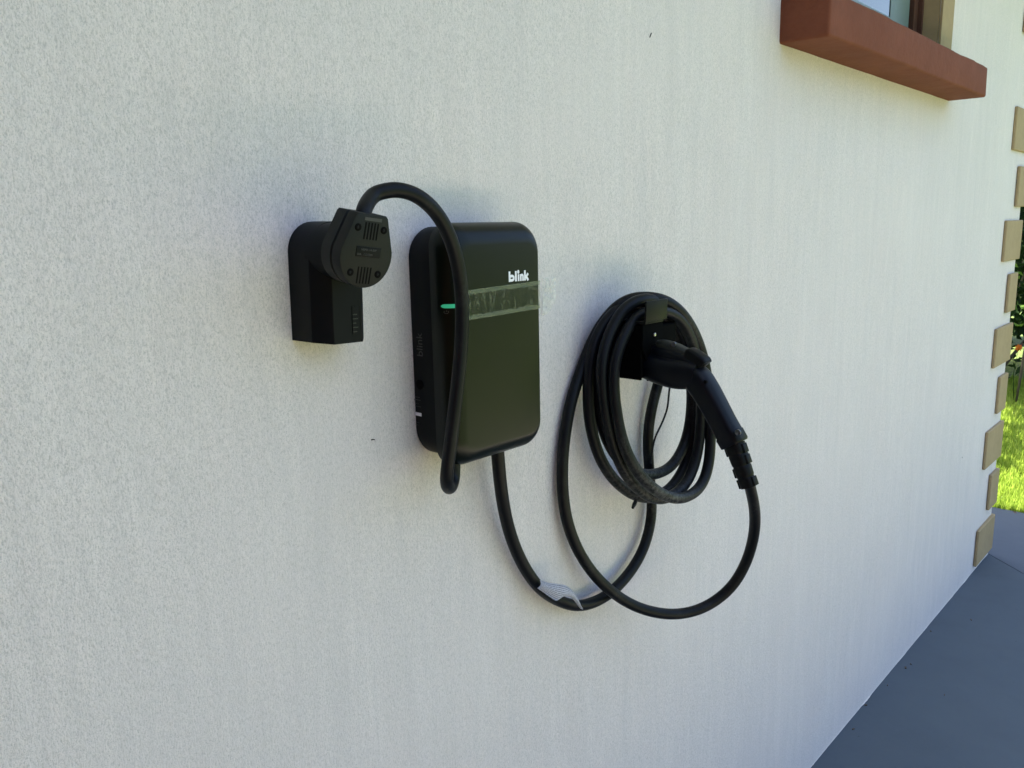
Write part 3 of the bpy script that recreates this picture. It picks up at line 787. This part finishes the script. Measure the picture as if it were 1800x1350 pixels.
shrub((8.3, .95, 0), 2.3, 1.3, 5200, M_LEAF, 'dark dense shrub just past the house corner behind the sunlit grass')
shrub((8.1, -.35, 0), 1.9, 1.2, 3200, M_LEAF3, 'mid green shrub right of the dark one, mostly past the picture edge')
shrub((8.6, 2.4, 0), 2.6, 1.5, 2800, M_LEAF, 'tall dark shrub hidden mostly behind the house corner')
# broad pale leaved plant in front of the shrub
e = empty('broad_leaf_plant', (7.35, .58, 0), 'pale broad leaved plant sprouting in front of the dark shrub at the corner', 'plant')
verts, faces = [], []
for i in range(26):
    z = random.uniform(.55, 1.25); a = random.uniform(0, 6.28); c = Vector((7.35, .58, z)) + Vector((math.cos(a), math.sin(a), 0))*random.uniform(.02,.12)
    leaf_bm(verts, faces, c, Vector((math.cos(a)*.3, math.sin(a)*.3, 1)).normalized(), Vector((math.cos(a), math.sin(a), .35)).normalized(), random.uniform(.12,.19), random.uniform(.05,.075))
me = bpy.data.meshes.new('leaves'); me.from_pydata(verts, [], faces); link('foliage', me, M_LEAF2, e)
stems('stem', Vector((7.35,.58,-.02)), [Vector((7.35+random.uniform(-.06,.06), .58+random.uniform(-.06,.06), z)) for z in (.7,1,1.25)], .008, M_BARK, e)
# orange flower
fp = WX(1791, 611, 7.5)
e = empty('flower', (fp.x, fp.y, 0), 'small orange flower in the dark shrub at the right picture edge', 'flower')
verts, faces = [], []
for i in range(7):
    a = i*.9; leaf_bm(verts, faces, fp, Vector((-.7, -.5, .4)).normalized(), (Vector((0,0,1))*math.sin(a) + Vector((.5,-.8,0))*math.cos(a)).normalized(), .032, .024)
me = bpy.data.meshes.new('petals'); me.from_pydata(verts, [], faces); link('petals', me, M_FLOWER, e)
stems('stem', Vector((fp.x, fp.y, -.02)), [fp], .004, M_LEAF3, e)
# trees and hedge across the lawn (seen in the window pane and the charger's sheen)
def tree(loc, h, cr, n, label, mat, L=.16):
    e = empty('tree', loc, label, 'tree', 'trees across the lawn'); b = Vector(loc)
    bm = bmesh.new(); top_ = b + Vector((.2, .1, h*.6)); tube_bm(bm, [b, b.lerp(top_, .5) + Vector((.08,0,0)), top_], [.16,.12,.08], 10)
    blobs = []
    for i in range(14):
        d = rv(); d.z = abs(d.z)*.8 - .15; c = top_ + Vector((d.x*cr, d.y*cr, d.z*cr + .2)); blobs.append((c, Vector((1,1,.75))*cr*random.uniform(.3,.5)))
        tube_bm(bm, [top_ - Vector((0,0,.4)), top_.lerp(c, .5), c], [.05,.03,.01], 6)
    link('trunk', bm_mesh(bm), M_BARK, e, smooth=True); foliage('crown', blobs, n, L, L*.5, mat, e); return e
tree((6.2, -9.5, 0), 4.0, 2.0, 5000, 'green tree standing across the lawn opposite the window', M_LEAF3)
tree((17.2, -4.95, 0), 5.2, 1.8, 4500, 'green tree standing far off along the lawn to the right', M_LEAF3, .2)
tree((1.0, -12.0, 0), 4.0, 2.0, 4000, 'dark tree standing across the lawn opposite the charger', M_LEAF)
hb = [(Vector((-6 + i*1.1, -11.5 + .25*math.sin(i*1.3), .8 + .12*math.sin(i*2.1))), Vector((.9,.7,.95))) for i in range(24)]
hg = foliage('hedge', hb, 15000, .15, .09, M_LEAF3, None); tag(hg, 'long green hedge across the lawn', 'hedge')

# unseen tree added behind the house corner to shade the shrubs
e = empty('tree', (8.0, 2.1, 0), 'unseen tree added behind the house corner to shade the dark shrubs', 'tree')
b_ = Vector((8.0, 2.1, -.02)); bm = bmesh.new(); tube_bm(bm, [b_, b_ + Vector((.1,0,1.5)), b_ + Vector((0,.1,3))], [.13,.10,.07], 10)
bl = [(Vector((8.0 + random.uniform(-1.2,1.2), 1.6 + random.uniform(-1.1,1.1), random.uniform(3.2,4.2))), Vector((1,1,.6))*random.uniform(.55,.85)) for _ in range(13)]
br = [(Vector((5.15 + .35*i, 1.15 + .03*i, 2.6 + .04*i)), Vector((.24,.14,.12))) for i in range(6)]
for c_, _ in bl + br[:1]: tube_bm(bm, [b_ + Vector((0,.1,2.9)), (b_ + Vector((0,.1,3)) + c_)/2 + Vector((0,0,.15)), c_], [.05,.03,.012], 6)
link('trunk', bm_mesh(bm), M_BARK, e, smooth=True); foliage('crown', bl, 17000, .20, .11, M_LEAF, e); foliage('added_branch_leaves', br, 900, .10, .05, M_LEAF, e)  # trunk, crown and branch of the added unseen tree
# uneven lip of wall paint where the stucco meets the pavement
vs_, n_ = [], 240
for i in range(n_+1):
    x = 1.2 + (CX - 1.2)*i/n_; w = .0008 + .003*max(0, noise.noise(Vector((x*9, 0, 0)))) + 0.002*abs(noise.noise(Vector((x*40, 3, 0))))
    vs_ += [(x, .0, .0035), (x, -w, .0025)]
me = bpy.data.meshes.new('paint_lip'); me.from_pydata(vs_, [], [(2*i, 2*i+1, 2*i+3, 2*i+2) for i in range(n_)])
link('paint_lip', me, M_STUCCO, house)
hb = [(Vector((11.0 + random.uniform(-.3,.3), -2.4 + .8*i, random.choice((.7,1.6,2.5)))), Vector((.5,.8,.8))) for i in range(11) for _ in (0,1,2)]
hg = foliage('hedge', hb, 16000, .17, .11, M_LEAF, None); tag(hg, 'dark tall hedge behind the shrubs past the house corner', 'hedge')
# lawn blades beyond the corner
verts, faces = [], []
for i in range(46000):
    x = 4.548 + 3.9*random.random()**1.35; yl = -.75 + .165*x - .25; y = random.uniform(-.35, 1.3)
    if x > 5.6: y = random.uniform(-.4, 1.7)
    h = random.uniform(.018, .042)*(1 + .5*noise.noise(Vector((x*2, y*2, 0)))); a = random.uniform(0, 6.28); w = .0035 + .0006*x
    l = Vector((math.cos(a), math.sin(a), 0)); c = Vector((x, y, -.026)); s = Vector((-l.y, l.x, 0))*w; b = len(verts)
    t = c + Vector((0,0,h+.022)) + l*h*random.uniform(.2,.9)
    verts += [c - s, c + s, t]; faces.append((b, b+1, b+2))
me = bpy.data.meshes.new('grass'); me.from_pydata(verts, [], faces)
o = link('grass', me, M_GRASS, None, kind='stuff'); tag(o, 'bright sunlit lawn grass beyond the pavement edge', 'grass')

# debris specks on the pavement
bm = bmesh.new()
for px, py, s in ((1592,1174,.006),(1601,1168,.003),(1522,1240,.004),(1500,1282,.004),(1636,1110,.0035),(1707,1090,.004),(1452,1312,.005),(1784,901,.014),(1660,1222,.003),(1560,1205,.003)):
    p = WZ(px, py, .0); M_ = Matrix.Translation(p + Vector((0,0,.0012))) @ Matrix.Rotation(random.uniform(0,6), 4, 'Z')
    box_bm(bm, (-s,-s*.4,-.001), (s,s*.4,.0015), M_)
me = bm_mesh(bm); o = link('debris', me, M_BARK, None, kind='stuff'); tag(o, 'tiny dark crumbs of debris on the blue grey pavement', 'debris')
